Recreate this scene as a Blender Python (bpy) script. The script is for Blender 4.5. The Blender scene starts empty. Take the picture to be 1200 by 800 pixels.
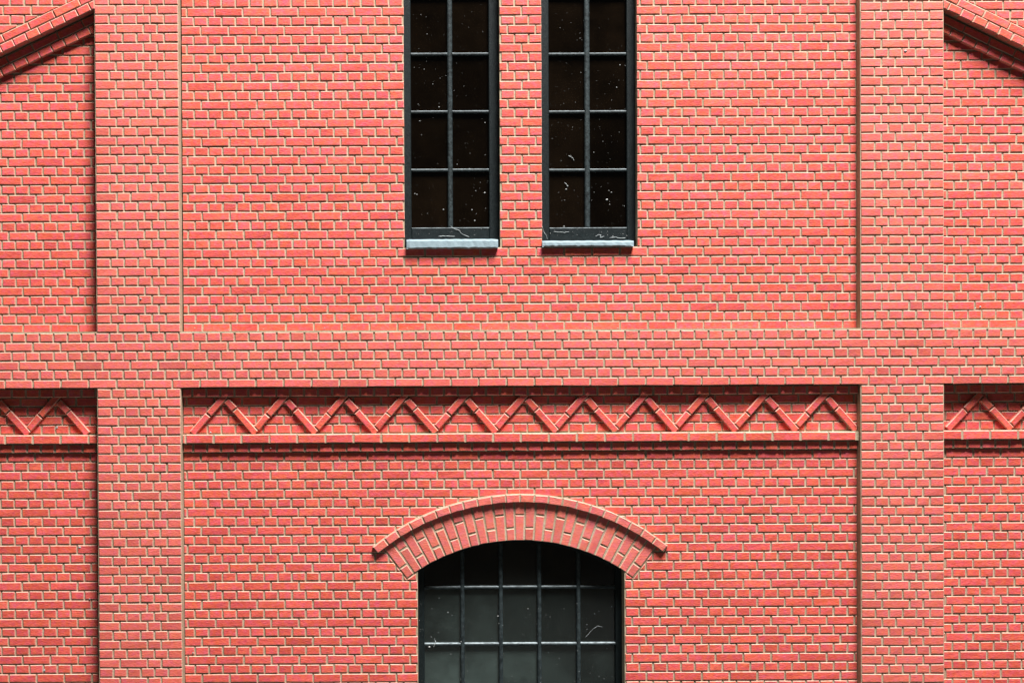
import bpy, math, random
from mathutils import Vector

random.seed(7)
scene = bpy.context.scene
COL = scene.collection

# ------------------------------------------------------------------ camera
# Facade: X to the right, Z up, front plane of the pilasters at y = 0, ground at z = 0.
D = 12.0                 # camera to front plane
FPX = 1572.0             # focal length in photo pixels (photo 1200 wide)
PU = 475.0               # column of the optical axis (the picture is an off-centre crop)
PITCH, ROLL = 0.0099, 0.0050
EYE = 4.6                # height that sits in the middle of the picture
f = Vector((0, math.cos(PITCH), -math.sin(PITCH)))
u0 = Vector((0, math.sin(PITCH), math.cos(PITCH)))
r0 = Vector((1, 0, 0))
RT = r0 * math.cos(ROLL) - u0 * math.sin(ROLL)
UP = u0 * math.cos(ROLL) + r0 * math.sin(ROLL)
CAM = Vector(((PU - 600) * D / FPX, 0, EYE)) - f * D
cam_d = bpy.data.cameras.new('camera')
cam = bpy.data.objects.new('camera', cam_d)
COL.objects.link(cam)
from mathutils import Matrix
m3 = Matrix((RT, UP, -f)).transposed()
cam.matrix_world = Matrix.Translation(CAM) @ m3.to_4x4()
cam_d.sensor_width = 36.0
cam_d.lens = FPX / 1200 * 36
cam_d.shift_x = (600 - PU) / 1200
cam_d.clip_end = 200
scene.camera = cam

# ------------------------------------------------------------------ light
world = bpy.data.worlds.new('World')
scene.world = world
world.use_nodes = True
bg = world.node_tree.nodes['Background']
bg.inputs[0].default_value = (0.92, 0.97, 1.0, 1)
bg.inputs[1].default_value = 0.022

def area_lamp(name, loc, target, size, power, color):
    L = bpy.data.lights.new(name, 'AREA')
    L.shape = 'DISK'; L.size = size; L.energy = power; L.color = color
    o = bpy.data.objects.new(name, L); COL.objects.link(o)
    o.location = loc
    o.rotation_euler = (Vector(target) - Vector(loc)).to_track_quat('-Z', 'Y').to_euler()
    return o
area_lamp('key_lamp', (5.2, -12.2, EYE + 27.0), (0, 0, EYE), 11.0, 37600, (1.0, 0.985, 0.98))

scene.view_settings.view_transform = 'Standard'
scene.view_settings.look = 'None'
scene.view_settings.exposure = 0.0
scene.view_settings.gamma = 1.0
scene.render.engine = 'CYCLES'

# ------------------------------------------------------------------ materials
def mat(name):
    m = bpy.data.materials.new(name); m.use_nodes = True
    return m, m.node_tree.nodes, m.node_tree.links, m.node_tree.nodes['Principled BSDF']

def ramp(nt, stops):
    r = nt.new('ShaderNodeValToRGB')
    e = r.color_ramp.elements
    while len(e) < len(stops): e.new(0.5)
    for el, (p, c) in zip(e, stops):
        el.position = p; el.color = (*c, 1)
    return r

def noise(nt, lk, coord, scale, detail=3, rough=0.5, stretch=None, rot=None):
    n = nt.new('ShaderNodeTexNoise')
    n.inputs['Scale'].default_value = scale
    n.inputs['Detail'].default_value = detail
    n.inputs['Roughness'].default_value = rough
    if stretch:
        mp = nt.new('ShaderNodeMapping')
        mp.inputs['Scale'].default_value = stretch
        if rot: mp.inputs['Rotation'].default_value = rot
        lk.new(coord, mp.inputs['Vector']); coord = mp.outputs[0]
    lk.new(coord, n.inputs['Vector'])
    return n

def mixc(nt, lk, fac, a, b, blend='MIX'):
    m = nt.new('ShaderNodeMix'); m.data_type = 'RGBA'; m.blend_type = blend
    for sock, val in ((m.inputs[0], fac), (m.inputs[6], a), (m.inputs[7], b)):
        if hasattr(val, 'is_output'): lk.new(val, sock)
        elif isinstance(val, tuple): sock.default_value = (*val, 1)
        else: sock.default_value = val
    return m.outputs[2]

def brick_material(name, dusty):
    m, nt, lk, p = mat(name)
    geo = nt.new('ShaderNodeNewGeometry'); pos = geo.outputs['Position']
    n1 = noise(nt, lk, pos, 20.0, 5, 0.62)
    n2 = noise(nt, lk, pos, 1.0, 4, 0.65, (30, 30, 85), (0, 0.5, 0))
    n3 = noise(nt, lk, pos, 95.0, 4, 0.65)
    n4 = noise(nt, lk, pos, 26.0, 4, 0.6)
    r1 = ramp(nt, [(0.36, (0.61, 0.093, 0.047)), (0.5, (0.62, 0.087, 0.067)), (0.64, (0.60, 0.081, 0.099))])
    lk.new(n1.outputs[0], r1.inputs[0])
    r2 = ramp(nt, [(0.3, (0.80, 0.66, 0.62)), (0.5, (1, 1, 1)), (0.7, (1.06, 1.45, 1.45))])
    lk.new(n2.outputs[0], r2.inputs[0])
    c = mixc(nt, lk, 0.95, r1.outputs[0], r2.outputs[0], 'MULTIPLY')
    at = nt.new('ShaderNodeAttribute'); at.attribute_name = 'tint'
    r3 = ramp(nt, [(0.0, (1.0, 1.12, 0.80)), (0.5, (1.0, 1.0, 1.0)), (1.0, (1.0, 0.93, 1.20))])
    lk.new(at.outputs['Fac'], r3.inputs[0])
    c = mixc(nt, lk, 0.5, c, r3.outputs[0], 'MULTIPLY')
    mm = nt.new('ShaderNodeMath'); mm.operation = 'MULTIPLY'; mm.inputs[1].default_value = 13.7
    fr = nt.new('ShaderNodeMath'); fr.operation = 'FRACT'
    lk.new(at.outputs['Fac'], mm.inputs[0]); lk.new(mm.outputs[0], fr.inputs[0])
    r7 = ramp(nt, [(0.0, (0.80, 0.72, 0.72)), (0.18, (0.93, 0.90, 0.90)), (0.7, (1.0, 1.0, 1.0)), (1.0, (1.05, 1.18, 1.18))])
    lk.new(fr.outputs[0], r7.inputs[0])
    c = mixc(nt, lk, 0.9, c, r7.outputs[0], 'MULTIPLY')
    if dusty:
        nd = noise(nt, lk, pos, 9.0, 4, 0.6)
        rd = ramp(nt, [(0.3, (dusty * 0.6,) * 3), (0.7, (dusty * 1.4,) * 3)]); lk.new(nd.outputs[0], rd.inputs[0])
        c = mixc(nt, lk, rd.outputs[0], c, (0.56, 0.30, 0.25))
    # pale dry-brushed grains and a few grimy spots
    r4 = ramp(nt, [(0.64, (0, 0, 0)), (0.78, (1, 1, 1))]); lk.new(n3.outputs[0], r4.inputs[0])
    c = mixc(nt, lk, r4.outputs[0], c, (0.62, 0.30, 0.24))
    r5 = ramp(nt, [(0.70, (0, 0, 0)), (0.82, (1, 1, 1))]); lk.new(n4.outputs[0], r5.inputs[0])
    c = mixc(nt, lk, r5.outputs[0], c, (0.34, 0.045, 0.05))
    # pale mortar wash caught on the worn edges (stored per face on the chamfers)
    ed = nt.new('ShaderNodeAttribute'); ed.attribute_name = 'edge'
    we = noise(nt, lk, pos, 40.0, 3, 0.6)
    r6 = ramp(nt, [(0.33, (0.45, 0.45, 0.45)), (0.62, (0.95, 0.95, 0.95))]); lk.new(we.outputs[0], r6.inputs[0])
    em = nt.new('ShaderNodeMath'); em.operation = 'MULTIPLY'
    lk.new(ed.outputs['Fac'], em.inputs[0]); lk.new(r6.outputs[0], em.inputs[1])
    c = mixc(nt, lk, em.outputs[0], c, (0.47, 0.385, 0.28))
    lk.new(c, p.inputs['Base Color'])
    p.inputs['Roughness'].default_value = 0.62
    p.inputs['Specular IOR Level'].default_value = 0.35
    b = nt.new('ShaderNodeBump'); b.inputs['Strength'].default_value = 0.8; b.inputs['Distance'].default_value = 0.004
    ad = nt.new('ShaderNodeMath'); ad.operation = 'ADD'
    lk.new(n2.outputs[0], ad.inputs[0]); lk.new(n3.outputs[0], ad.inputs[1])
    lk.new(ad.outputs[0], b.inputs['Height']); lk.new(b.outputs[0], p.inputs['Normal'])
    return m

def mortar_material():
    m, nt, lk, p = mat('pale_mortar')
    geo = nt.new('ShaderNodeNewGeometry'); pos = geo.outputs['Position']
    n1 = noise(nt, lk, pos, 3.0, 4, 0.6)
    n2 = noise(nt, lk, pos, 60.0, 3, 0.6)
    r1 = ramp(nt, [(0.3, (0.30, 0.235, 0.15)), (0.55, (0.39, 0.315, 0.215)), (0.75, (0.45, 0.375, 0.28))])
    lk.new(n1.outputs[0], r1.inputs[0])
    r2 = ramp(nt, [(0.3, (0.72, 0.66, 0.6)), (0.6, (1.05, 1.05, 1.05))]); lk.new(n2.outputs[0], r2.inputs[0])
    c = mixc(nt, lk, 0.8, r1.outputs[0], r2.outputs[0], 'MULTIPLY')
    lk.new(c, p.inputs['Base Color'])
    p.inputs['Roughness'].default_value = 0.85
    p.inputs['Specular IOR Level'].default_value = 0.2
    b = nt.new('ShaderNodeBump'); b.inputs['Strength'].default_value = 0.5; b.inputs['Distance'].default_value = 0.004
    lk.new(n2.outputs[0], b.inputs['Height']); lk.new(b.outputs[0], p.inputs['Normal'])
    return m

def plain(name, c1, c2, scale, rough, spec=0.5, bump=0.3, dist=0.004):
    m, nt, lk, p = mat(name)
    geo = nt.new('ShaderNodeNewGeometry'); pos = geo.outputs['Position']
    n = noise(nt, lk, pos, scale, 5, 0.65)
    r = ramp(nt, [(0.35, c1), (0.68, c2)]); lk.new(n.outputs[0], r.inputs[0])
    lk.new(r.outputs[0], p.inputs['Base Color'])
    p.inputs['Roughness'].default_value = rough
    p.inputs['Specular IOR Level'].default_value = spec
    n2 = noise(nt, lk, pos, scale * 4, 4, 0.6)
    b = nt.new('ShaderNodeBump'); b.inputs['Strength'].default_value = bump; b.inputs['Distance'].default_value = dist
    lk.new(n2.outputs[0], b.inputs['Height']); lk.new(b.outputs[0], p.inputs['Normal'])
    return m

def glass_material():
    m = bpy.data.materials.new('dusty_glass_painted_haze'); m.use_nodes = True
    nt, lk = m.node_tree.nodes, m.node_tree.links
    nt.clear()
    out = nt.new('ShaderNodeOutputMaterial')
    fr = nt.new('ShaderNodeFresnel'); fr.inputs[0].default_value = 1.5
    tr = nt.new('ShaderNodeBsdfTransparent'); tr.inputs[0].default_value = (0.75, 0.74, 0.70, 1)
    gl = nt.new('ShaderNodeBsdfGlossy'); gl.inputs['Roughness'].default_value = 0.10
    mx = nt.new('ShaderNodeMixShader')
    lk.new(fr.outputs[0], mx.inputs[0]); lk.new(tr.outputs[0], mx.inputs[1]); lk.new(gl.outputs[0], mx.inputs[2])
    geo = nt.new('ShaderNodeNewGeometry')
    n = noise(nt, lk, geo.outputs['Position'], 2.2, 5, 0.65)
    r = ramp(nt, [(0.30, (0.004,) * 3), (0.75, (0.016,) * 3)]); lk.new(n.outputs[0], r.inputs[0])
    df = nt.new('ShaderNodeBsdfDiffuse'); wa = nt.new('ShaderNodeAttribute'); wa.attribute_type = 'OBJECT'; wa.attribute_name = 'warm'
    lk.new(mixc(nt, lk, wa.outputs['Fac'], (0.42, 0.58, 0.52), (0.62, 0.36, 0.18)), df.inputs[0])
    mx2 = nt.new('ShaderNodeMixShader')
    fa = nt.new('ShaderNodeAttribute'); fa.attribute_type = 'OBJECT'; fa.attribute_name = 'painted_haze'  # per-pane haze strength: reflected grey put into the pane colour
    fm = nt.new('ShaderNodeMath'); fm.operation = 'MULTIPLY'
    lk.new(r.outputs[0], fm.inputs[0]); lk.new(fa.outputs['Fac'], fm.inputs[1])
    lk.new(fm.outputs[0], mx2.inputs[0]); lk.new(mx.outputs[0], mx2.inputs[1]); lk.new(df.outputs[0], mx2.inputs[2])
    lk.new(mx2.outputs[0], out.inputs[0])
    return m

M_BRICK = brick_material('red_brick', 0.0)
M_BRICKV = brick_material('dusty_pink_brick', 0.20)
M_BRICKF = brick_material('dusty_red_brick', 0.11)
M_MORTAR = mortar_material()
M_FRAME = plain('dark_green_black_metal', (0.002, 0.0045, 0.005), (0.008, 0.013, 0.0135), 45, 0.5, 0.22, 0.8, 0.004)
M_SILL = plain('pale_blue_grey_stone', (0.19, 0.255, 0.28), (0.235, 0.305, 0.33), 18, 0.7, 0.25, 0.4, 0.005)
M_INNER = plain('dark_interior', (0.15, 0.092, 0.05), (0.20, 0.125, 0.07), 3, 0.9, 0.1, 0.0)
M_TABLE = plain('grey_tabletop', (0.045, 0.052, 0.05), (0.065, 0.074, 0.071), 2, 0.7, 0.3, 0.1)
def add_dusty_lit_tops(m, col):  # pale upward faces: dust, plus light from above put into the colour
    nt, lk = m.node_tree.nodes, m.node_tree.links
    p = nt['Principled BSDF']; src = p.inputs['Base Color'].links[0].from_socket
    geo = nt.new('ShaderNodeNewGeometry'); sx = nt.new('ShaderNodeSeparateXYZ')
    lk.new(geo.outputs['True Normal'], sx.inputs[0])
    n = noise(nt, lk, geo.outputs['Position'], 22, 4, 0.6)
    r = ramp(nt, [(0.35, (0.25,) * 3), (0.6, (1,) * 3)]); lk.new(n.outputs[0], r.inputs[0])
    r2 = ramp(nt, [(0.55, (0,) * 3), (0.9, (1,) * 3)]); lk.new(sx.outputs[2], r2.inputs[0])
    mu = nt.new('ShaderNodeMath'); mu.operation = 'MULTIPLY'
    lk.new(r.outputs[0], mu.inputs[0]); lk.new(r2.outputs[0], mu.inputs[1])
    lk.new(mixc(nt, lk, mu.outputs[0], src, col), p.inputs['Base Color'])
M_BAR = plain('worn_grey_green_bar', (0.002, 0.0045, 0.005), (0.032, 0.045, 0.047), 34, 0.55, 0.3, 0.9)
add_dusty_lit_tops(M_BAR, (0.30, 0.35, 0.36))
add_dusty_lit_tops(M_FRAME, (0.30, 0.35, 0.36))
M_GLASS = glass_material()
M_DUST = plain('grey_dust', (0.12, 0.12, 0.115), (0.48, 0.48, 0.46), 60, 0.9, 0.1, 0.0)
M_LINT = plain('white_lint', (0.20, 0.215, 0.21), (0.45, 0.47, 0.46), 20, 0.9, 0.1, 0.0)

# ------------------------------------------------------------------ helpers
def W(u, v, y):
    """point on the plane Y = y that the photo shows at pixel (u, v) -> facade X, Z"""
    d = RT * ((u - PU) / FPX) + UP * ((400 - v) / FPX) + f
    t = (y - CAM.y) / d.y
    p = CAM + d * t
    return p.x, p.z

def PX(x, y, z):
    """facade point -> photo pixel"""
    q = Vector((x, y, z)) - CAM
    k = q.dot(f)
    return PU + FPX * q.dot(RT) / k, 400 - FPX * q.dot(UP) / k

def obj(name, verts, faces, material, parent=None, tint=None, edge=None, loc=None):
    me = bpy.data.meshes.new(name)
    me.from_pydata(verts, [], faces)
    me.materials.append(material)
    if tint is not None:
        a = me.attributes.new('tint', 'FLOAT', 'FACE'); a.data.foreach_set('value', tint)
    if edge is not None:
        a = me.attributes.new('edge', 'FLOAT', 'FACE'); a.data.foreach_set('value', edge)
    me.update()
    return link(name, me, parent, loc)

def link(name, me, parent=None, loc=None):
    o = bpy.data.objects.new(name, me); COL.objects.link(o)
    if parent is not None: o.parent = parent
    if loc is not None: o.location = loc
    return o

def tag(o, label, cat, group=None, kind=None):
    if label: o['label'] = label
    if cat: o['category'] = cat
    if group: o['group'] = group
    if kind: o['kind'] = kind
    return o

def area(poly):
    return 0.5 * sum(poly[i][0] * poly[(i + 1) % len(poly)][1] - poly[(i + 1) % len(poly)][0] * poly[i][1] for i in range(len(poly)))

def clip(poly, nx, nz, c):
    """keep nx*x + nz*z <= c"""
    out = []
    n = len(poly)
    for i in range(n):
        a, b = poly[i], poly[(i + 1) % n]
        da, db = nx * a[0] + nz * a[1] - c, nx * b[0] + nz * b[1] - c
        if da <= 0: out.append(a)
        if da * db < 0:
            t = da / (da - db)
            out.append((a[0] + (b[0] - a[0]) * t, a[1] + (b[1] - a[1]) * t))
    return out

def tidy(poly, eps=0.003):
    out = []
    for p in poly:
        if not out or math.hypot(p[0] - out[-1][0], p[1] - out[-1][1]) > eps: out.append(p)
    while len(out) > 2 and math.hypot(out[0][0] - out[-1][0], out[0][1] - out[-1][1]) <= eps: out.pop()
    return out

def inset(poly, b):
    """inset a convex counter-clockwise polygon"""
    n = len(poly); res = []
    for i in range(n):
        p0, p1, p2 = poly[i - 1], poly[i], poly[(i + 1) % n]
        e1 = (p1[0] - p0[0], p1[1] - p0[1]); e2 = (p2[0] - p1[0], p2[1] - p1[1])
        l1 = math.hypot(*e1) or 1e-9; l2 = math.hypot(*e2) or 1e-9
        n1 = (-e1[1] / l1, e1[0] / l1); n2 = (-e2[1] / l2, e2[0] / l2)
        k = 1 + n1[0] * n2[0] + n1[1] * n2[1]
        k = max(k, 0.35)
        res.append((p1[0] + b * (n1[0] + n2[0]) / k, p1[1] + b * (n1[1] + n2[1]) / k))
    return res

def prism(poly, y0, y1, bevel=0.0, jit=0.0, back=False, smooth_bevel=False):
    """solid from a counter-clockwise XZ polygon: front at y0, back at y1.  returns verts, faces, edge flags"""
    poly = [(x + random.uniform(-jit, jit), z + random.uniform(-jit, jit)) for x, z in poly] if jit else list(poly)
    n = len(poly)
    V, F, E = [], [], []
    if bevel > 0:
        inn = inset(poly, bevel)
        V += [(x, y0 + random.uniform(-jit, jit) * 0.8, z) for x, z in inn]
        V += [(x, y0 + bevel, z) for x, z in poly]
        V += [(x, y1, z) for x, z in poly]
        F.append(tuple(range(n))); E.append(0.0)
        for i in range(n):
            j = (i + 1) % n
            ex, ez = poly[j][0] - poly[i][0], poly[j][1] - poly[i][1]
            F.append((i, n + i, n + j, j)); E.append(0.55 + 0.45 * abs(ex) / (math.hypot(ex, ez) or 1))
            F.append((n + i, 2 * n + i, 2 * n + j, n + j)); E.append(0.35)
        if back: F.append(tuple(range(3 * n - 1, 2 * n - 1, -1))); E.append(0.0)
    else:
        V += [(x, y0, z) for x, z in poly] + [(x, y1, z) for x, z in poly]
        F.append(tuple(range(n))); E.append(0.0)
        for i in range(n):
            j = (i + 1) % n
            F.append((i, n + i, n + j, j)); E.append(0.0)
        if back: F.append(tuple(range(2 * n - 1, n - 1, -1))); E.append(0.0)
    return V, F, E

class Pile:
    def __init__(self): self.V, self.F, self.T, self.E = [], [], [], []
    def add(self, V, F, E, t=0.5):
        o = len(self.V); self.V += V
        self.F += [tuple(i + o for i in q) for q in F]
        self.T += [t] * len(F); self.E += E
    def build(self, name, material, parent=None):
        return obj(name, self.V, self.F, material, parent, self.T, self.E)

def rect(x0, z0, x1, z1): return [(x0, z0), (x1, z0), (x1, z1), (x0, z1)]

def solid(name, polys, y0, y1, material, parent, bevel=0.0, back=True):
    P = Pile()
    for q in polys: P.add(*prism(q, y0, y1, bevel, 0, back))
    return P.build(name, material, parent)

# ------------------------------------------------------------------ tabletop (seen only as a reflection in the panes)
tb = obj('tabletop', *(lambda p: (p[0], p[1]))(prism(rect(-14, -0.06, 14, 0.0), -11.0, 3.0, 0, 0, True)), M_TABLE)
tag(tb, 'plain grey tabletop on which the brick facade stands', 'tabletop', kind='structure')

# ------------------------------------------------------------------ facade
fac = bpy.data.objects.new('brick_facade', None); COL.objects.link(fac)
tag(fac, 'red brick facade with two pilasters, zigzag frieze and dark gridded windows', 'facade')

DS = 0.145                                   # and the panels of the two outer bays this far
DW = 0.108                                   # wall panels lie this far behind the pilasters
REC = 0.0098                                  # mortar behind the brick faces
JT = 0.0140                                  # joint width
JH = 0.0118                                  # bed joint
CH = 0.08345                                 # course height
Z0 = W(160, 395, 0)[1]                       # centre of course 0 (top course of the belt)
def zc(r): return Z0 - r * CH
def zt(r): return zc(r) + CH / 2             # top of course r
XL, XR, ZT = -5.6, 5.6, 8.6                  # extents of what is built
RMIN, RMAX = -int((ZT - Z0) / CH) , int((Z0 - 0.0) / CH) - 1

p1l = W(114.0, 400, 0)[0]; p1r = W(210.7, 400, 0)[0]        # pilasters
p2l = W(1009.6, 400, 0)[0]; p2r = W(1105.8, 400, 0)[0]
PW = 0.742
belt_top, belt_bot = zt(0), zt(6)
ledge_top = zt(11)

bricks = []        # dicts: poly, y, part, full
def add_brick(poly, y, part, full=None, kind='brick', depth=0.03, bevel=0.0050, jit=0.0024):
    poly = tidy(poly)
    if len(poly) < 3 or abs(area(poly)) < 0.0003: return
    bricks.append(dict(poly=poly, y=y, part=part, full=full, kind=kind, depth=depth, bevel=bevel, jit=jit))

# --- mortar bodies, one per part of the facade
def part(name, polys, y0, y1, label=None):
    o = solid(name, polys, y0, y1, M_MORTAR, fac)
    if label: o['label'] = label
    return o

MG = 0.006
pil_l = part('pilaster', [rect(p1l - MG, 0.0, p1r + MG, belt_bot + 0.014), rect(p1l - MG, belt_top, p1r + MG, ZT)], REC, DW + 0.40, 'brick pilaster left of the windows')
pil_r = part('pilaster', [rect(p2l - MG, 0.0, p2r + MG, belt_bot + 0.014), rect(p2l - MG, belt_top, p2r + MG, ZT)], REC, DW + 0.40, 'brick pilaster right of the windows')
belt = part('belt_course', [rect(XL, belt_bot + 0.013, XR, belt_top - 0.001)], REC + 0.0005, DW + 0.08, 'flat brick band running across the pilasters')

# mortar strip added on the belt top to catch light, between the pilasters
for xa_, xb_ in ((XL, p1l - MG - 0.001), (p1r + MG + 0.001, p2l - MG - 0.001), (p2r + MG + 0.001, XR)):
    part('added_mortar_strip', [rect(xa_, belt_top - 0.0075, xb_, belt_top + 0.0075)], 0.0035, DW + 0.03)

# --- openings
YWF = DW + 0.105           # face of the window frames
wl = [W(474.2, 290, DW)[0], W(586.4, 290, DW)[0]]
wr = [W(635.3, 290, DW)[0], W(747.2, 290, DW)[0]]
wz0 = W(600, 289.6, DW)[1]; wz1 = EYE + 3.72
ax0, ax1 = W(489.9, 730, DW)[0], W(732.2, 730, DW)[0]
acx, acz = W(610.2, 852.5, DW)
SC = FPX / (D + DW)
R_IN, R_VO, R_HI, R_HO = 221 / SC, 268 / SC, 266.0 / SC, 275 / SC
A_V = math.radians(37.05); A_H = math.radians(38.9)
az0 = 0.85                 # bottom of the arched window

def arc(R, a0, a1, n): return [(acx + R * math.sin(a0 + (a1 - a0) * i / n), acz + R * math.cos(a0 + (a1 - a0) * i / n)) for i in range(n + 1)]

# gable lines (on front plane): z = zl(x); left bay slopes up to the right, right bay down to the right
gl_a = W(0, 63.5, 0); gl_b = W(111, 11, 0)
gr_a = W(1106, 10.5, 0); gr_b = W(1200, 56, 0)
def line_dir(a, b):
    dx, dz = b[0] - a[0], b[1] - a[1]; L = math.hypot(dx, dz); return dx / L, dz / L
GDL, GDR = line_dir(gl_a, gl_b), line_dir(gr_a, gr_b)

YS = DS + REC
YF = DW + REC              # mortar face of the wall panels
TH = 0.32
# centre wall, upper bay (around two windows)
GAP = 0.016
up_polys = [rect(p1r + GAP, belt_top - 0.05, wl[0], ZT), rect(wl[1], belt_top - 0.05, wr[0], ZT), rect(wr[1], belt_top - 0.05, p2l - 0.005, ZT),
            rect(wl[0], belt_top - 0.05, wl[1], wz0), rect(wr[0], belt_top - 0.05, wr[1], wz0),
            rect(wl[0], wz1, wl[1], ZT), rect(wr[0], wz1, wr[1], ZT)]
wall_u = part('wall_panel', up_polys, YF, YF + TH, 'upper wall panel around the two tall windows')
# centre wall, lower bay (around the arched window)
lo_top = zt(6) + 0.02
N = 24
a_open = math.asin((ax1 - ax0) / 2 / R_IN)
arcp = [(x, z) for x, z in arc(R_IN, -1, 1, 400) if ax0 < x < ax1]
zspL = acz + math.sqrt(R_IN ** 2 - (ax0 - acx) ** 2); zspR = acz + math.sqrt(R_IN ** 2 - (ax1 - acx) ** 2)
arcp = [(ax0, zspL)] + arcp[::12] + [(ax1, zspR)]
lo_polys = [rect(p1r + 0.010, 0, ax0, lo_top), rect(ax1, 0, p2l - 0.005, lo_top), rect(ax0, 0, ax1, az0)]
for i in range(len(arcp) - 1):
    a, b = arcp[i], arcp[i + 1]
    lo_polys.append([a, b, (b[0], lo_top), (a[0], lo_top)])
wall_l = part('wall_panel', lo_polys, YF, YF + TH, 'lower wall panel around the arched window')
wall_sl = part('wall_panel', [rect(XL, belt_top - 0.05, p1l, ZT)], YS, YS + TH, 'upper wall panel at the left under the slanting coping')
wall_sr = part('wall_panel', [rect(p2r, belt_top - 0.05, XR, ZT)], YS, YS + TH, 'upper wall panel at the right under the slanting coping')
wall_ll = part('wall_panel', [rect(XL, 0, p1l, lo_top)], YS, YS + TH, 'lower wall panel at the far left')
wall_lr = part('wall_panel', [rect(p2r, 0, XR, lo_top)], YS, YS + TH, 'lower wall panel at the far right')

# ------------------------------------------------------------------ coursed bricks
def course(r, kind, x0, x1, phase, pitch, y, part_, clipf=None):
    """kind 'S' or 'H'; phase = X of one joint"""
    step = pitch if kind == 'S' else pitch / 2
    k0 = math.floor((x0 - phase) / step)
    x = phase + k0 * step
    zb, ztp = zt(r + 1) + JH / 2, zt(r) - JH / 2
    while x < x1:
        a, b = x + JT / 2, x + step - JT / 2
        ca, cb = max(a, x0), min(b, x1)
        if cb - ca > 0.012:
            q = rect(ca, zb, cb, ztp)
            full = kind if (ca == a and cb == b) else None
            polys = [q] if clipf is None else clipf(q)
            for k in polys:
                if len(k) >= 3:
                    add_brick(k, y, part_, full if abs(abs(area(k)) - abs(area(q))) < 1e-7 else None)
        x += step

# belt: six courses H S H S H S
PB = 0.2494
pb1 = W(136.2, 405.5, 0)[0]
for r in range(6):
    if r % 2 == 0: course(r, 'H', XL, XR, pb1 + PB / 4, PB, 0, belt)
    else: course(r, 'S', XL, XR, pb1 + (PB / 2 if r == 3 else 0), PB, 0, belt)

# pilasters
def pilaster(xl, xr, part_, flips, sw):
    w = xr - xl; h = w / 6
    for r in range(RMIN, RMAX + 1):
        if 0 <= r <= 5: continue
        zb, ztp = zt(r + 1) + JH / 2, zt(r) - JH / 2
        if r % 2 == 0: cuts = [0, 1, 2, 3, 4, 5, 6]
        else:
            A = (r % 4 == 3) != (r in flips) != sw
            cuts = [0, 1.5, 2.5, 4.5, 6] if A else [0, 1.5, 3.5, 4.5, 6]
        for a, b in zip(cuts, cuts[1:]):
            x0 = xl + a * h + (JT / 2 if a else 0); x1 = xl + b * h - (JT / 2 if b < 6 else 0)
            inner = a and b < 6
            add_brick(rect(x0, zb, x1, ztp), 0, part_, ('P%.1f' % (b - a)) if inner else 'E%.1f' % (b - a))
pilaster(p1l, p1r, pil_l, {-33, -23, -15, 17}, False)
pilaster(p2l, p2r, pil_r, {-35, 13, 27, -9}, True)

# wall panels
PWL = 0.2512
phU = W(253.7, 361, DW)[0]; phL = W(251.7, 555, DW)[0]
phSL = W(73.7, 100.7, DS)[0]; phSR = W(1142.5, 99.5, DS)[0]
phLL = W(74, 622, DS)[0]; phLR = W(1124.4, 723, DS)[0]
def row_of(u, v, y): return round((Z0 - W(u, v, y)[1]) / CH)
rSL, rSR = row_of(74, 100.7, DS), row_of(1142, 99.5, DS)
rLL, rLR = row_of(74, 622, DS), row_of(1124, 723, DS)

def clip_up(q):
    out = [q]
    for (a, b) in (wl, wr):
        nxt = []
        for k in out:
            zm = sum(p[1] for p in k) / len(k)
            if wz0 - 0.02 < zm < wz1:
                L = clip(k, 1, 0, a); Rr = clip(k, -1, 0, -b)
                for s in (L, Rr):
                    if len(s) >= 3 and max(p[0] for p in s) - min(p[0] for p in s) > 0.012: nxt.append(s)
            else: nxt.append(k)
        out = nxt
    return out

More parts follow.
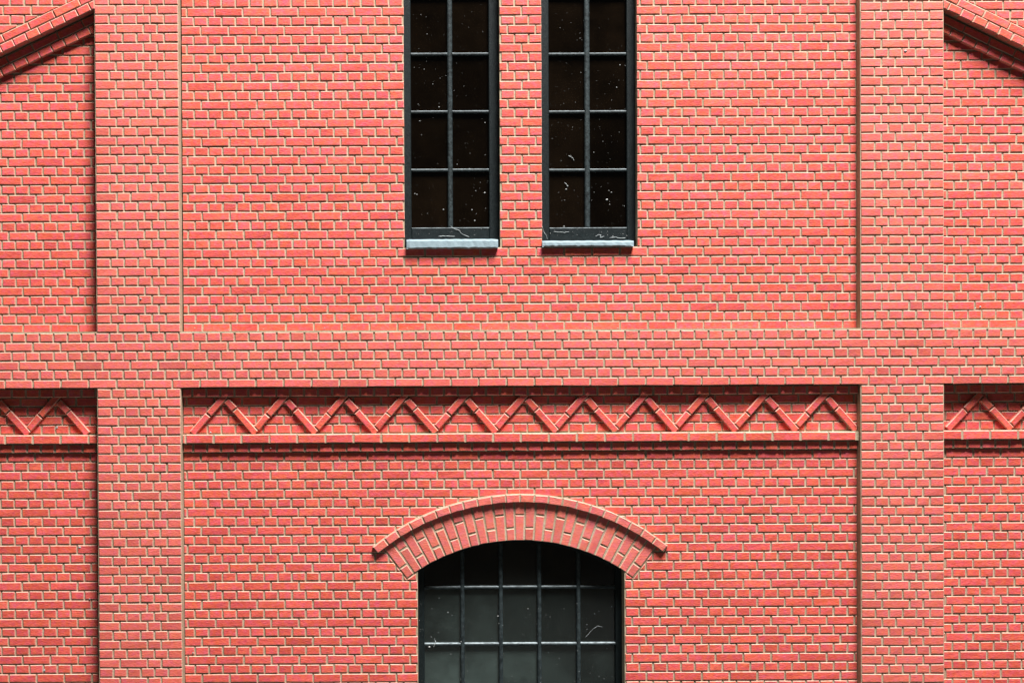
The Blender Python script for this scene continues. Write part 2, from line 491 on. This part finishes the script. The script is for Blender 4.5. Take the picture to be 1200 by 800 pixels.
sL, cL = math.sin(-A_V), math.cos(-A_V)
sR, cR = math.sin(A_V), math.cos(A_V)
endL = (acx + R_IN * sL, acz + R_IN * cL); endR = (acx + R_IN * sR, acz + R_IN * cR)
def clip_low(q):
    cx = sum(p[0] for p in q) / 4; cz = sum(p[1] for p in q) / 4
    rmin = min(math.hypot(p[0] - acx, p[1] - acz) for p in q)
    zmin = min(p[1] for p in q); zmax = max(p[1] for p in q)
    if zmin < az0: return [q]
    if rmin > R_VO + 0.3 or zmax < max(endL[1], endR[1]) + 0.004:
        if cz < zspL + 0.02 and cz > az0 - 0.01:
            out = []
            for s in (clip(q, 1, 0, ax0 - 0.004), clip(q, -1, 0, -ax1 - 0.004)):
                if len(s) >= 3: out.append(s)
            return out
        return [q]
    out = []
    g = JT / 2
    # choices of half-plane; keep the one leaving the largest piece
    cands = []
    if cx < acx: base = clip(q, 1, 0, acx)
    else: base = clip(q, -1, 0, -acx)
    pieces = [q] if (max(p[0] for p in q) < acx or min(p[0] for p in q) > acx) else [clip(q, 1, 0, acx), clip(q, -1, 0, -acx)]
    for k in pieces:
        if len(k) < 3: continue
        best, ba = None, 0
        kx = sum(p[0] for p in k) / len(k); kz = sum(p[1] for p in k) / len(k)
        an = math.atan2(kx - acx, kz - acz)
        Rt = R_VO + 0.004
        s1 = clip(k, -math.sin(an), -math.cos(an), -(acx * math.sin(an) + acz * math.cos(an) + Rt))
        sg = -1 if kx < acx else 1
        nx, nz = -sg * math.cos(A_V), math.sin(A_V)            # outside the end of the arch
        c0 = nx * acx + nz * acz
        s2 = clip(k, nx, nz, c0 - g)
        if len(s2) >= 3: s2 = clip(s2, 1, 0, ax0 - 0.004) if sg < 0 else clip(s2, -1, 0, -ax1 - 0.004)
        best = max((s1, s2), key=lambda q_: abs(area(q_)) if len(q_) >= 3 else 0)
        if len(best) >= 3: out.append(best)
        # piece under the springing, between the end of the arch and the jamb
        w = clip(k, -nx, -nz, -c0)
        if len(w) >= 3: w = clip(w, 1, 0, ax0 - 0.004) if sg < 0 else clip(w, -1, 0, -ax1 - 0.004)
        if len(w) >= 3:
            d_ = line_dir(endL, (ax0, zspL)) if sg < 0 else line_dir((ax1, zspR), endR)
            e_ = endL if sg < 0 else endR
            w = clip(w, -d_[1], d_[0], -d_[1] * e_[0] + d_[0] * e_[1] - 0.012)
        if len(w) >= 3: out.append(w)
    return out

def gable_clip(a, dr, off):
    # keep what lies below the line through a with direction dr, lowered by off
    nx, nz = -dr[1], dr[0]
    c = nx * a[0] + nz * a[1] - off
    return lambda q: [s for s in [clip(q, nx, nz, c)] if len(s) >= 3]
def gable_clip_above(a, dr, off):
    nx, nz = dr[1], -dr[0]
    c = nx * a[0] + nz * a[1] - off
    return lambda q: [s for s in [clip(q, nx, nz, c)] if len(s) >= 3]

E = 0.004
for r in range(RMIN, 0):
    odd = r % 2
    course(r, 'S' if odd else 'H', p1r + GAP, p2l - 0.006, phU + (PWL / 4 if not odd else (0 if r % 4 == 1 else PWL / 2)), PWL, DW, wall_u, clip_up)
    kL = gable_clip(gl_a, GDL, 0.03); kR = gable_clip(gr_a, GDR, 0.03)
    course(r, 'S' if odd else 'H', XL, p1l - E, phSL + (PWL / 4 if not odd else (0 if (r - rSL) % 4 == 0 else PWL / 2)), PWL, DS, wall_sl, kL)
    course(r, 'S' if odd else 'H', p2r + E, XR, phSR + (PWL / 4 if not odd else (0 if (r - rSR) % 4 == 0 else PWL / 2)), PWL, DS, wall_sr, kR)
for r in range(7, RMAX + 1):
    if r in (11, 12): continue
    odd = r % 2
    course(r, 'S' if odd else 'H', p1r + 0.010, p2l - 0.006, phL + (PWL / 4 if not odd else (0 if r % 4 == 3 else PWL / 2)), PWL, DW, wall_l, clip_low)
    course(r, 'S' if odd else 'H', XL, p1l - E, phLL + (PWL / 4 if not odd else (0 if (r - rLL) % 4 == 0 else PWL / 2)), PWL, DS, wall_ll)
    course(r, 'S' if odd else 'H', p2r + E, XR, phLR + (PWL / 4 if not odd else (0 if (r - rLR) % 4 == 0 else PWL / 2)), PWL, DS, wall_lr)

# ------------------------------------------------------------------ single shaped bricks: helper
def shaped(name, poly, y, part_, depth=0.05, bevel=0.0052, jit=0.0026, mt=None):
    poly = tidy(poly)
    if len(poly) < 3 or abs(area(poly)) < 0.0004: return
    if area(poly) < 0: poly = poly[::-1]
    cx = sum(p[0] for p in poly) / len(poly); cz = sum(p[1] for p in poly) / len(poly)
    loc = [(a - cx, b - cz) for a, b in poly]
    V, F, Ed = prism(loc, random.uniform(-0.0015, 0.0015), depth, bevel, jit)
    return obj(name, V, F, mt or M_BRICK, part_, [random.random()] * len(F), Ed, (cx, y, cz))

# ------------------------------------------------------------------ frieze: corbel course, zigzag, ledge
PR6, PR11, PR12, PRZ = 0.056, 0.066, 0.030, 0.034     # how far they stand proud of the wall
def frieze(xa, xb, ph, apex_u, apex_v, n0, n1, label, DW=DW):
    yb = DW + REC + 0.05
    fr = part('frieze', [rect(xa, zt(7), xb, lo_top - 0.022)], DW - PR6 + REC, yb, label)
    lg = part('ledge', [rect(xa, zt(12) + 0.002, xb, zt(11) - 0.004)], DW - PR11 + REC * 0.7, yb, 'projecting brick ledge under the zigzag')
    cb = part('corbel', [rect(xa, zt(13) + 0.002, xb, zt(12) + 0.001)], DW - PR12 + REC, yb, 'header course stepped back under the ledge')
    h = PWL / 2
    def run(r, step, phase, y, name, par, top=0.0):
        k = math.floor((xa - phase) / step); x = phase + k * step
        while x < xb:
            a, b = max(x + JT / 2, xa + 0.004), min(x + step - JT / 2, xb - 0.004)
            if b - a > 0.015: shaped(name, rect(a, zt(r + 1) + JT / 2 - 0.004, b, zt(r) - JT / 2 + top), y, par, 0.05, 0.0062, 0.0025)
            x += step
    run(6, h, ph + PWL / 4, DW - PR6, 'corbel_brick', fr)
    run(11, PWL, ph, DW - PR11, 'ledge_brick', lg, 0.004)
    run(12, h, ph + PWL / 4, DW - PR12, 'corbel_brick', cb)
    # zigzag
    ax, az = W(apex_u, apex_v, DW - PRZ)
    per = 0.5415
    hh = zt(11) + 0.012
    t = 0.030                     # half thickness of a bar
    for k in range(n0, n1 + 1):
        for side in (-1, 1):      # -1 rising bar left of the apex, +1 falling bar right of it
            top = (ax + k * per, az - 0.012); bot = (ax + k * per + side * per / 2, hh + 0.012)
            dx, dz = top[0] - bot[0], top[1] - bot[1]; L = math.hypot(dx, dz); dx /= L; dz /= L
            nx, nz = -dz, dx
            if side < 0: s0, s1, cut = (0.038, L + 0.030, 0.46 * L) if k > n0 or n0 < 0 else (-0.02, L + 0.03, 0.52 * L)
            else: s0, s1, cut = -0.026, L - 0.040, 0.60 * L
            cut += random.uniform(-0.015, 0.015); tw = random.uniform(-0.02, 0.02)
            for a, b in ((s0, cut - 0.005), (cut + 0.005, s1)):
                q = [(bot[0] + dx * s + nx * w, bot[1] + dz * s + nz * w) for s, w in ((a, t), (a, -t), (b, -t), (b, t))]
                if area(q) < 0: q = q[::-1]
                q = clip(clip(q, 1, 0, xb - 0.006), -1, 0, -xa - 0.006)
                q = clip(q, 0, -1, -(zt(11) - 0.002))
                if len(q) >= 3: shaped('zigzag_brick', q, DW - PRZ, fr, 0.06, 0.0068, 0.003)
    return fr
frieze(p1r + 0.010, p2l - 0.007, phL, 261.8, 464.0, 0, 10, 'zigzag brick frieze between the pilasters')
frieze(XL, p1l - 0.004, phLL, 65.0, 465.0, -3, 0, 'zigzag brick frieze at the left edge', DS)
frieze(p2r + 0.004, XR, phLR, 1148.0, 461.8, 0, 3, 'zigzag brick frieze at the right edge', DS)

# ------------------------------------------------------------------ arch and hood mould
def ring(R0, R1, a0, a1, n):
    i, o = arc(R0, a0, a1, n), arc(R1, a0, a1, n)
    return [[i[k], i[k + 1], o[k + 1], o[k]] for k in range(n)]
def ccw(q): return q if area(q) > 0 else q[::-1]
arch = part('arch', [ccw(q) for q in ring(R_IN + 0.003, R_VO, -A_V, A_V, 40)], YF - 0.004, YF + 0.06, 'segmental brick arch over the lower window')
NV = 27
for i in range(NV):
    a0 = -A_V + 2 * A_V * i / NV; a1 = -A_V + 2 * A_V * (i + 1) / NV
    am = (a0 + a1) / 2
    Rb = R_IN + (14.5 / SC if i % 2 == 0 else 30.5 / SC) + random.uniform(-0.006, 0.006)
    for lo, hi in ((R_IN, Rb - JT / 2), (Rb + JT / 2, R_VO - 0.002)):
        gi, go = JT / 2 / lo, JT / 2 / hi
        q = [(acx + R * math.sin(a), acz + R * math.cos(a)) for R, a in ((lo, a0 + gi), (lo, a1 - gi), (hi, a1 - go), (hi, a0 + go))]
        shaped('voussoir', q, DW - 0.002, arch, mt=M_BRICKV)
hood = part('hood_mould', [ccw(q) for q in ring(R_HI + 0.004, R_HO + 0.003, -A_H, A_H, 44)], DW - 0.042 + 0.009, YF + 0.02, 'thin projecting brick hood over the arch')
NH = 22
for i in range(NH):
    a0 = -A_H + 2 * A_H * i / NH; a1 = -A_H + 2 * A_H * (i + 1) / NH; g = 0.006 / R_HO
    am = (a0 + a1) / 2
    q = [(acx + R * math.sin(a), acz + R * math.cos(a)) for R, a in ((R_HI, a0 + g), (R_HI, am), (R_HI, a1 - g), (R_HO, a1 - g), (R_HO, am), (R_HO, a0 + g))]
    shaped('hood_brick', q, DW - 0.042, hood, 0.07, mt=M_BRICKV)

# ------------------------------------------------------------------ slanting copings in the top corners
GR = 0.0762       # row pitch along the slope
def coping(a, dr, xa, xb, label, sgn):
    nx, nz = -dr[1], dr[0]
    def band(off0, off1, y0, nm, stretch, ph, par, gap=0.0045):
        L0 = ((xa - a[0]) / dr[0]) - 1.2; L1 = ((xb - a[0]) / dr[0]) + 1.2
        step = 0.2504 if stretch else 0.1252
        s = L0 - (L0 % step) + ph
        while s < L1:
            q = [(a[0] + dr[0] * t + nx * o, a[1] + dr[1] * t + nz * o) for t, o in ((s + gap, off0 + gap), (s + step - gap, off0 + gap), (s + step - gap, off1 - gap), (s + gap, off1 - gap))]
            q = ccw(q)
            q = clip(clip(q, 1, 0, xb - 0.004), -1, 0, -xa - 0.004)
            q = clip(q, 0, 1, ZT)
            if len(q) >= 3: shaped(nm, q, y0, par, 0.10)
            s += step
    def body(o0, o1, y0, y1, name, lab):
        q = [(a[0] + dr[0] * t + nx * o, a[1] + dr[1] * t + nz * o) for t, o in ((-3, o0), (6, o0), (6, o1), (-3, o1))]
        if sgn < 0: q = [(a[0] + dr[0] * t + nx * o, a[1] + dr[1] * t + nz * o) for t, o in ((-6, o0), (3, o0), (3, o1), (-6, o1))]
        q = ccw(q)
        q = clip(clip(clip(q, 1, 0, xb), -1, 0, -xa), 0, 1, ZT)
        return part(name, [q], y0, y1, lab)
    up = body(0.007, 2 * GR, -0.006 + REC, DS + 0.05, 'coping', label)
    band(0.0, GR, -0.008, 'coping_brick', False, 0.03, up)
    band(GR, 2 * GR, -0.008, 'coping_brick', True, 0.09, up)
    lo = body(-2 * GR + 0.008, -0.001, 0.098 + REC, DS + 0.05, 'under_coping', 'second slanting brick course set back in the shade')
    band(-2 * GR - 0.007, -GR - 0.007, 0.098, 'coping_brick', False, 0.05, lo)
    band(-GR - 0.007, -0.007, 0.098, 'coping_brick', True, 0.02, lo)
    # field above the coping, flush with the pilasters
    q = [(a[0] + dr[0] * t + nx * (2 * GR - 0.002), a[1] + dr[1] * t + nz * (2 * GR - 0.002)) for t in (-8, 8)]
    field = ccw([q[0], q[1], (q[1][0], q[1][1] + 9), (q[0][0], q[0][1] + 9)])
    field = clip(clip(clip(field, 1, 0, xb), -1, 0, -xa), 0, 1, ZT)
    fp = part('gable_field', [field], REC, DS + 0.05, 'brick field above the slanting coping')
    kf = gable_clip_above(a, dr, -(2 * GR + 0.004) * -1)
    nxx, nzz = dr[1], -dr[0]
    c = nxx * a[0] + nzz * a[1] - (2 * GR + 0.004)
    kf = lambda q: [s for s in [clip(q, nxx, nzz, c)] if len(s) >= 3]
    for r in range(RMIN, -20):
        odd = r % 2
        ph = W(36.5, 12, 0)[0] if sgn > 0 else W(1176, 12, 0)[0]
        course(r, 'S' if odd else 'H', xa, xb, ph + (0.0626 if not odd else (0 if r % 4 == 1 else 0.1252)), 0.2504, 0, fp, kf)
coping(gl_a, GDL, XL, p1l - 0.002, 'slanting brick coping in the top left corner', 1)
coping(gr_a, GDR, p2r + 0.002, XR, 'slanting brick coping in the top right corner', -1)

# ------------------------------------------------------------------ place the coursed bricks
# the 300 that show largest are objects of their own, the rest one mesh
def shown(b):
    px = [PX(x, b['y'], z) for x, z in b['poly']]
    ins = all(1 < u < 1199 and 1 < v < 799 for u, v in px)
    cu = sum(u for u, v in px) / len(px); cv = sum(v for u, v in px) / len(px)
    return ins, abs(area(px)), math.hypot((cu - 600) / 600, (cv - 400) / 400)
for b in bricks:
    ins, ar, dc = shown(b)
    b['rank'] = (round(ar / 12) if ins and b['full'] else -1, -dc)
order = sorted(range(len(bricks)), key=lambda i: bricks[i]['rank'], reverse=True)
single = set(i for i in order[:300] if bricks[i]['rank'][0] > 0)
cache = {}
FRONT = {o.name for o in (pil_l, pil_r, belt)}
rest = Pile(); rest_slot = []
for i, b in enumerate(bricks):
    poly, y = b['poly'], b['y'] + random.uniform(-0.0016, 0.0016)
    if area(poly) < 0: poly = poly[::-1]
    if i in single:
        cx = sum(p[0] for p in poly) / len(poly); cz = sum(p[1] for p in poly) / len(poly)
        w = max(p[0] for p in poly) - min(p[0] for p in poly)
        fm = b['part'].name in FRONT
        key = (round(w, 4), fm, random.randrange(12))
        if key not in cache:
            V, F, Ed = prism([(a - cx, c - cz) for a, c in poly], 0.0, b['depth'], b['bevel'], b['jit'])
            me = bpy.data.meshes.new('brick'); me.from_pydata(V, [], F); me.materials.append(M_BRICKF if fm else M_BRICK)
            at = me.attributes.new('tint', 'FLOAT', 'FACE'); at.data.foreach_set('value', [random.random()] * len(F))
            at = me.attributes.new('edge', 'FLOAT', 'FACE'); at.data.foreach_set('value', Ed)
            cache[key] = me
        link('brick', cache[key], b['part'], (cx, y, cz))
    else:
        V, F, Ed = prism(poly, y, y + b['depth'], b['bevel'], b['jit'])
        rest.add(V, F, Ed, random.random()); rest_slot += [1 if b['part'].name in FRONT else 0] * len(F)
bw = rest.build('brickwork', M_BRICK, fac)
bw.data.materials.append(M_BRICKF); bw.data.polygons.foreach_set('material_index', rest_slot)
bw['kind'] = 'stuff'
bw['label'] = 'the many other red bricks laid in courses across the facade'

# ------------------------------------------------------------------ windows
def pxrect(u0, v0, u1, v1, y):
    a = W(u0, v1, y); b = W(u1, v1, y); c = W(u1, v0, y); d = W(u0, v0, y)
    x0, x1 = (a[0] + d[0]) / 2, (b[0] + c[0]) / 2
    z0, z1 = (a[1] + b[1]) / 2, (c[1] + d[1]) / 2
    return rect(x0, z0, x1, z1)

def bar(name, q, y0, th, parent, bevel=0.008, material=None, back=True):
    """rounded bar: two-step chamfer"""
    V, F, Ed = [], [], []
    b = bevel
    n = len(q)
    prof = [(b, 0.0), (b * 0.35, b * 0.35), (0.0, b)]
    rings = [[(x, y0 + dy, z) for x, z in inset(q, ins)] for ins, dy in prof] + [[(x, y0 + th, z) for x, z in q]]
    for r_ in rings: V += r_
    F.append(tuple(range(n)))
    for k in range(len(rings) - 1):
        for i in range(n):
            j = (i + 1) % n
            F.append((k * n + i, (k + 1) * n + i, (k + 1) * n + j, k * n + j))
    F.append(tuple(range(4 * n - 1, 3 * n - 1, -1)))
    return obj(name, V, F, material or M_BAR, parent)

YG = YWF + 0.040
def tall_window(op, u_l, u_ml, u_mr, u_r, rows, v_rail, label, sill_px, proud):
    # frame: stiles, bottom and top rail in one mesh, the part itself
    x0, x1 = op
    gl0 = W(u_l, 200, YWF)[0]; gr0 = W(u_r, 200, YWF)[0]
    zr = W(600 if u_l < 600 else 690, v_rail, YWF)[1]
    zt0, zt1 = wz1 - 0.075, wz1
    P = Pile()
    for q in (rect(x0 - 0.02, wz0 - 0.02, gl0, wz1 + 0.02), rect(gr0, wz0 - 0.02, x1 + 0.02, wz1 + 0.02), rect(gl0, wz0 - 0.02, gr0, zr), rect(gl0, zt0, gr0, wz1 + 0.02)):
        P.add(*prism(q, YWF, YWF + 0.07, 0.006, 0, True))
    fr = P.build('window', M_FRAME, fac)
    fr['label'] = label
    ml, mr = W(u_ml, 200, YWF)[0], W(u_mr, 200, YWF)[0]
    bar('mullion', rect(ml, zr - 0.004, mr, zt0 + 0.004), YWF + 0.004, 0.05, fr, 0.014)
    zs = [zr] + [W(600 if u_l < 600 else 690, v, YWF)[1] for v in rows] + [zt0]
    hb = 0.0125
    for z in zs[1:-1]:
        for a, b in ((gl0, ml), (mr, gr0)):
            bar('muntin', rect(a - 0.004, z - hb, b + 0.004, z + hb), YWF + 0.008, 0.040, fr, 0.009)
    for k in range(len(zs) - 1):
        for a, b in ((gl0, ml), (mr, gr0)):
            o = obj('pane', *prism(rect(-(b - a) / 2 - 0.008, -(zs[k + 1] - zs[k]) / 2 - 0.008, (b - a) / 2 + 0.008, (zs[k + 1] - zs[k]) / 2 + 0.008), 0, 0.006, 0, 0, True)[:2], M_GLASS, fr)
            o['painted_haze'] = random.uniform(0.3, 0.7); o['warm'] = 1.0  # brown haze painted in for the dim interior behind the glass
            o.location = ((a + b) / 2, YG, (zs[k] + zs[k + 1]) / 2)
            o.rotation_euler = (random.uniform(-0.006, 0.006), 0, random.uniform(-0.006, 0.006))
    # sill: a slab with a sloping worn top and a ragged lower edge
    su0, sv0, su1, sv1 = sill_px
    ys = DW - proud
    a = W(su0, sv1, ys); b = W(su1, sv0, ys)
    n = 28
    V, F = [], []
    for i in range(n + 1):
        t = i / n; x = a[0] + (b[0] - a[0]) * t
        j = lambda s: random.uniform(-s, s)
        endd = 0.012 if i in (0, n) else 0
        zb = a[1] + j(0.0035)
        ztp = b[1] + j(0.0015)
        ring_ = [(x, YWF + 0.01, zb), (x, ys + 0.01 + j(.003), zb), (x, ys + j(.002) + endd, zb + 0.012 + j(.002)),
                 (x, ys + 0.002 + j(.002) + endd, ztp - 0.020 + j(.0015)), (x, ys + 0.010 + endd, ztp - 0.008 + j(.001)), (x, ys + 0.06, ztp - endd * 0.5), (x, YWF + 0.01, ztp + 0.004)]
        V += ring_
    for i in range(n):
        for k in range(6):
            F.append((i * 7 + k, i * 7 + k + 1, (i + 1) * 7 + k + 1, (i + 1) * 7 + k))
    F.append(tuple(range(6, -1, -1))); F.append(tuple(range(n * 7, n * 7 + 7)))
    s = obj('sill', V, [q[::-1] for q in F], M_SILL, fr)
    return fr
win1 = tall_window(wl, 482.0, 524.8, 530.6, 573.2, [199, 130.7, 63, -5], 266.3, 'tall narrow window left of the brick pier', (476.5, 279.5, 583.8, 291.5), 0.055)
win2 = tall_window(wr, 643.6, 685.4, 691.6, 734.6, [199.3, 131, 63.3, -5], 266.6, 'tall narrow window right of the brick pier', (635.8, 281.2, 743.0, 289.3), 0.050)

# arched window
YA = DW + 0.17
def in_circle(q, R, n=40):
    for i in range(n + 1):
        a = -0.75 + 1.5 * i / n
        q = clip(q, math.sin(a), math.cos(a), acx * math.sin(a) + acz * math.cos(a) + R)
        if len(q) < 3: return []
    return q
P = Pile()
sx0 = W(497.5, 740, YA)[0]; sx1 = W(721.5, 740, YA)[0]
RF = R_IN - 0.045
zz = lambda x, R: acz + math.sqrt(R * R - (x - acx) ** 2)
P.add(*prism(rect(ax0 - 0.03, az0 - 0.03, sx0, zz(sx0, RF)), YA, YA + 0.07, 0.006, 0, True))
P.add(*prism(rect(sx1, az0 - 0.03, ax1 + 0.03, zz(sx1, RF)), YA, YA + 0.07, 0.006, 0, True))
P.add(*prism(rect(sx0, az0 - 0.03, sx1, az0 + 0.07), YA, YA + 0.07, 0.006, 0, True))
for q in ring(RF, R_IN + 0.04, -a_open - 0.02, a_open + 0.02, 30): P.add(*prism(ccw(q), YA + 0.001, YA + 0.07, 0, 0, True))
win3 = P.build('window', M_FRAME, fac)
win3['label'] = 'wide gridded window under the brick arch'
us = [542.2, 587.2, 632.3, 678.3]
vx = [W(u, 740, YA)[0] for u in us]
hz = [W(610, v, YA)[1] for v in (688.3, 754.8, 821.5, 888)]
hb, vb = 0.0125, 0.0185
for x in vx:
    z1 = zz(x, RF) + 0.004
    bar('mullion', rect(x - vb, az0 + 0.066, x + vb, z1), YA + 0.004, 0.05, win3, 0.012)
cols = [sx0] + vx + [sx1]
for z in hz:
    for i in range(5):
        a, b = cols[i] + (vb - 0.004 if i else -0.004), cols[i + 1] - (vb - 0.004 if i < 4 else -0.004)
        bar('muntin', rect(a, z - hb, b, z + hb), YA + 0.008, 0.045, win3, 0.009)
rowz = [acz + R_IN] + hz + [az0 + 0.07]
for i in range(5):
    for k in range(len(rowz) - 1):
        q = rect(cols[i] - 0.006, rowz[k + 1] - 0.006, cols[i + 1] + 0.006, rowz[k] + 0.006)
        q = tidy(in_circle(q, RF + 0.02))
        if len(q) < 3: continue
        cx = sum(p[0] for p in q) / len(q); cz = sum(p[1] for p in q) / len(q)
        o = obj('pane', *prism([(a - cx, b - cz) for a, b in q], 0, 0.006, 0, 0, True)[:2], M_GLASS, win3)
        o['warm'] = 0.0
        o['painted_haze'] = max(0.1, (0.4, 2.4, 5.6, 6.0, 6.0)[k] * (1.5, 1.25, 0.85, 0.5, 0.3)[i] * random.uniform(0.9, 1.1))  # reflection painted in as haze, stronger towards the lower left
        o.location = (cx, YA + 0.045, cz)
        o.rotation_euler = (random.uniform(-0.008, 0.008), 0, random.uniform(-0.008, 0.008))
solid('sill', [rect(ax0 - 0.04, az0 - 0.13, ax1 + 0.04, az0 + 0.01)], DW - 0.08, YA + 0.01, M_SILL, win3, 0.01)

# dark hollow behind the windows
V = []; F = []
def inner_box(x0, x1, y0, y1, z0, z1):
    o = len(V)
    V.extend([(x, y, z) for x in (x0, x1) for y in (y0, y1) for z in (z0, z1)])
    F.extend([tuple(o + i for i in q) for q in ((2, 3, 7, 6), (0, 1, 3, 2), (4, 6, 7, 5), (0, 2, 6, 4), (1, 5, 7, 3))])
inner_box(XL + 0.01, XR - 0.01, YF + TH - 0.01, 2.2, 0.01, ZT - 0.01)
obj('interior', V, F, M_INNER, fac)

# ------------------------------------------------------------------ dust and lint
def blob(P, x, y, z, s):
    pts = [(s, 0, 0), (-s, 0, 0), (0, s * 0.6, 0), (0, -s * 0.6, 0), (0, 0, s), (0, 0, -s)]
    pts = [tuple(c * random.uniform(0.6, 1.3) for c in p) for p in pts]
    o = [(x + a, y + b, z + c) for a, b, c in pts]
    P.add(o, [(0, 2, 4), (2, 1, 4), (1, 3, 4), (3, 0, 4), (2, 0, 5), (1, 2, 5), (3, 1, 5), (0, 3, 5)], [0.0] * 8)
dust = Pile()
rr = random.Random(21)
def scatter(n, u0, v0, u1, v1, y, smin, smax):
    for _ in range(int(n * 1.7)):
        x, z = W(rr.uniform(u0, u1), rr.uniform(v0, v1), y)
        blob(dust, x, y, z, smin + (smax - smin) * 0.7 * rr.random() ** 5)
scatter(70, 483, 60, 572, 266, YG - 0.003, 0.0015, 0.008)
scatter(80, 644, 60, 733, 266, YG - 0.003, 0.0015, 0.008)
scatter(16, 483, 0, 572, 60, YG - 0.003, 0.0015, 0.005)
scatter(16, 644, 0, 733, 60, YG - 0.003, 0.0015, 0.005)
scatter(110, 500, 700, 720, 800, YA + 0.041, 0.0015, 0.007)
for u in us: scatter(16, u - 3, 695, u + 3, 800, YA + 0.002, 0.001, 0.006)
scatter(18, 491, 700, 497, 800, YA - 0.002, 0.001, 0.007)
scatter(24, 484, 268, 572, 277, YWF - 0.002, 0.001, 0.005)
scatter(36, 640, 268, 738, 279, YWF - 0.002, 0.001, 0.007)
for u, v, s in ((693, 246, 0), (492, 142, .007), (519.5, 245.5, .008), (553, 246, .008), (568, 226, .008), (711.5, 234, .012), (663.5, 222, .010), (716.5, 225.5, .007), (661, 265.5, .010), (503, 757.5, .011), (525, 717, .007), (583.5, 721.5, .008)):
    if s:
        yy = YG - 0.004 if v < 500 else YA + 0.0
        x, z = W(u, v, yy); blob(dust, x, yy, z, s)
scatter(34, 214, 383.5, 1004, 386.5, DW - 0.01, 0.002, 0.010)
scatter(16, 216, 503, 1004, 506.5, DW - 0.03, 0.002, 0.009)
for u, v, yy, s in ((165, 350, -0.003, .012), (1061, 60, -0.003, .015), (1149, 359.5, DS - .003, .012), (1143, 361, DS - .003, .008), (93.5, 641, DS - .003, .012), (105, 701.5, DS - .003, .012), (52, 785, DS - .003, .013), (226, 764.5, DW - .003, .010), (743, 607.5, DW - 0.05, .008), (247, 506.5, DW - 0.05, .011), (317, 525, DW - 0.04, .008), (67, 501, DS - .003, .013)):
    x, z = W(u, v, yy); blob(dust, x, yy, z, s)
d = dust.build('dust', M_DUST)
tag(d, 'pale dust specks scattered over the window panes, rails and bricks', 'dust', kind='stuff')

def fibre(pts, y, rad, label, name='lint_fibre'):
    P3 = []
    q = [W(u, v, y) for u, v in pts]
    for i in range(len(q) - 1):
        for k in range(4):
            t = k / 4
            P3.append((q[i][0] * (1 - t) + q[i + 1][0] * t + random.uniform(-.002, .002), y - rad - random.uniform(0, .004), q[i][1] * (1 - t) + q[i + 1][1] * t + random.uniform(-.002, .002)))
    P3.append((q[-1][0], y - rad, q[-1][1]))
    V, F = [], []
    for i, p in enumerate(P3):
        a = P3[max(i - 1, 0)]; b = P3[min(i + 1, len(P3) - 1)]
        dx, dz = b[0] - a[0], b[2] - a[2]; L = math.hypot(dx, dz) or 1
        nx, nz = -dz / L, dx / L
        r_ = 0.55 * rad * random.uniform(0.7, 1.2) * (0.5 if i in (0, len(P3) - 1) else 1)
        V += [(p[0] + nx * r_, p[1], p[2] + nz * r_), (p[0], p[1] - r_, p[2]), (p[0] - nx * r_, p[1], p[2] - nz * r_), (p[0], p[1] + r_, p[2])]
    for i in range(len(P3) - 1):
        for k in range(4):
            F.append((i * 4 + k, i * 4 + (k + 1) % 4, (i + 1) * 4 + (k + 1) % 4, (i + 1) * 4 + k))
    F += [(3, 2, 1, 0), tuple(len(V) - 4 + k for k in range(4))]
    o = obj(name, V, F, M_LINT)
    cx, cz = q[0]
    tag(o, label, 'lint', 'lint fibres caught on the windows')
fibre([(666, 182.5), (669, 184), (671.5, 186), (672.5, 188.5)], YG - 0.002, 0.0045, 'curled white lint on third-row left pane of the right tall window')
fibre([(661.5, 214), (664, 216), (665.5, 219)], YG - 0.002, 0.0045, 'short white lint on bottom left pane of the right tall window')
fibre([(528, 265), (533, 268.5), (538, 270), (540, 273), (545, 276), (550, 277.5)], YWF - 0.001, 0.0035, 'long white lint crossing bottom rail of the left tall window')
fibre([(514, 277.2), (520, 276.5), (526, 277), (533, 277)], YWF - 0.002, 0.004, 'white lint lying on the sill of the left tall window')
fibre([(649, 271.5), (656, 272), (661, 272.5), (667, 271.5)], YWF - 0.001, 0.003, 'flat white lint on bottom rail left of the right window mullion')
fibre([(698, 277.5), (701, 275), (704, 275.5), (703, 278.5), (708, 277)], YWF - 0.002, 0.004, 'looped white lint on bottom rail right of the right window mullion')
fibre([(714, 278.5), (721, 278), (726, 279), (733, 278.8)], YWF - 0.002, 0.004, 'white lint along the right end of the right window sill')
fibre([(686, 746), (690, 742), (695, 736), (700, 733), (706, 734)], YA + 0.042, 0.0022, 'faint curved lint on right end pane of the arched window')
fibre([(508, 757), (510.5, 752), (510, 749.5)], YA - 0.001, 0.006, 'white lint tuft on the bright muntin at left of the arched window')
fibre([(634.5, 262), (637, 271), (640, 276), (641.5, 280)], DW + 0.05, 0.003, 'thin white lint at left jamb of the right tall window')
fibre([(1000, 52.5), (1004, 50.8), (1005.5, 53)], DW - 0.004, 0.005, 'white lint in the upper corner against the right pilaster')
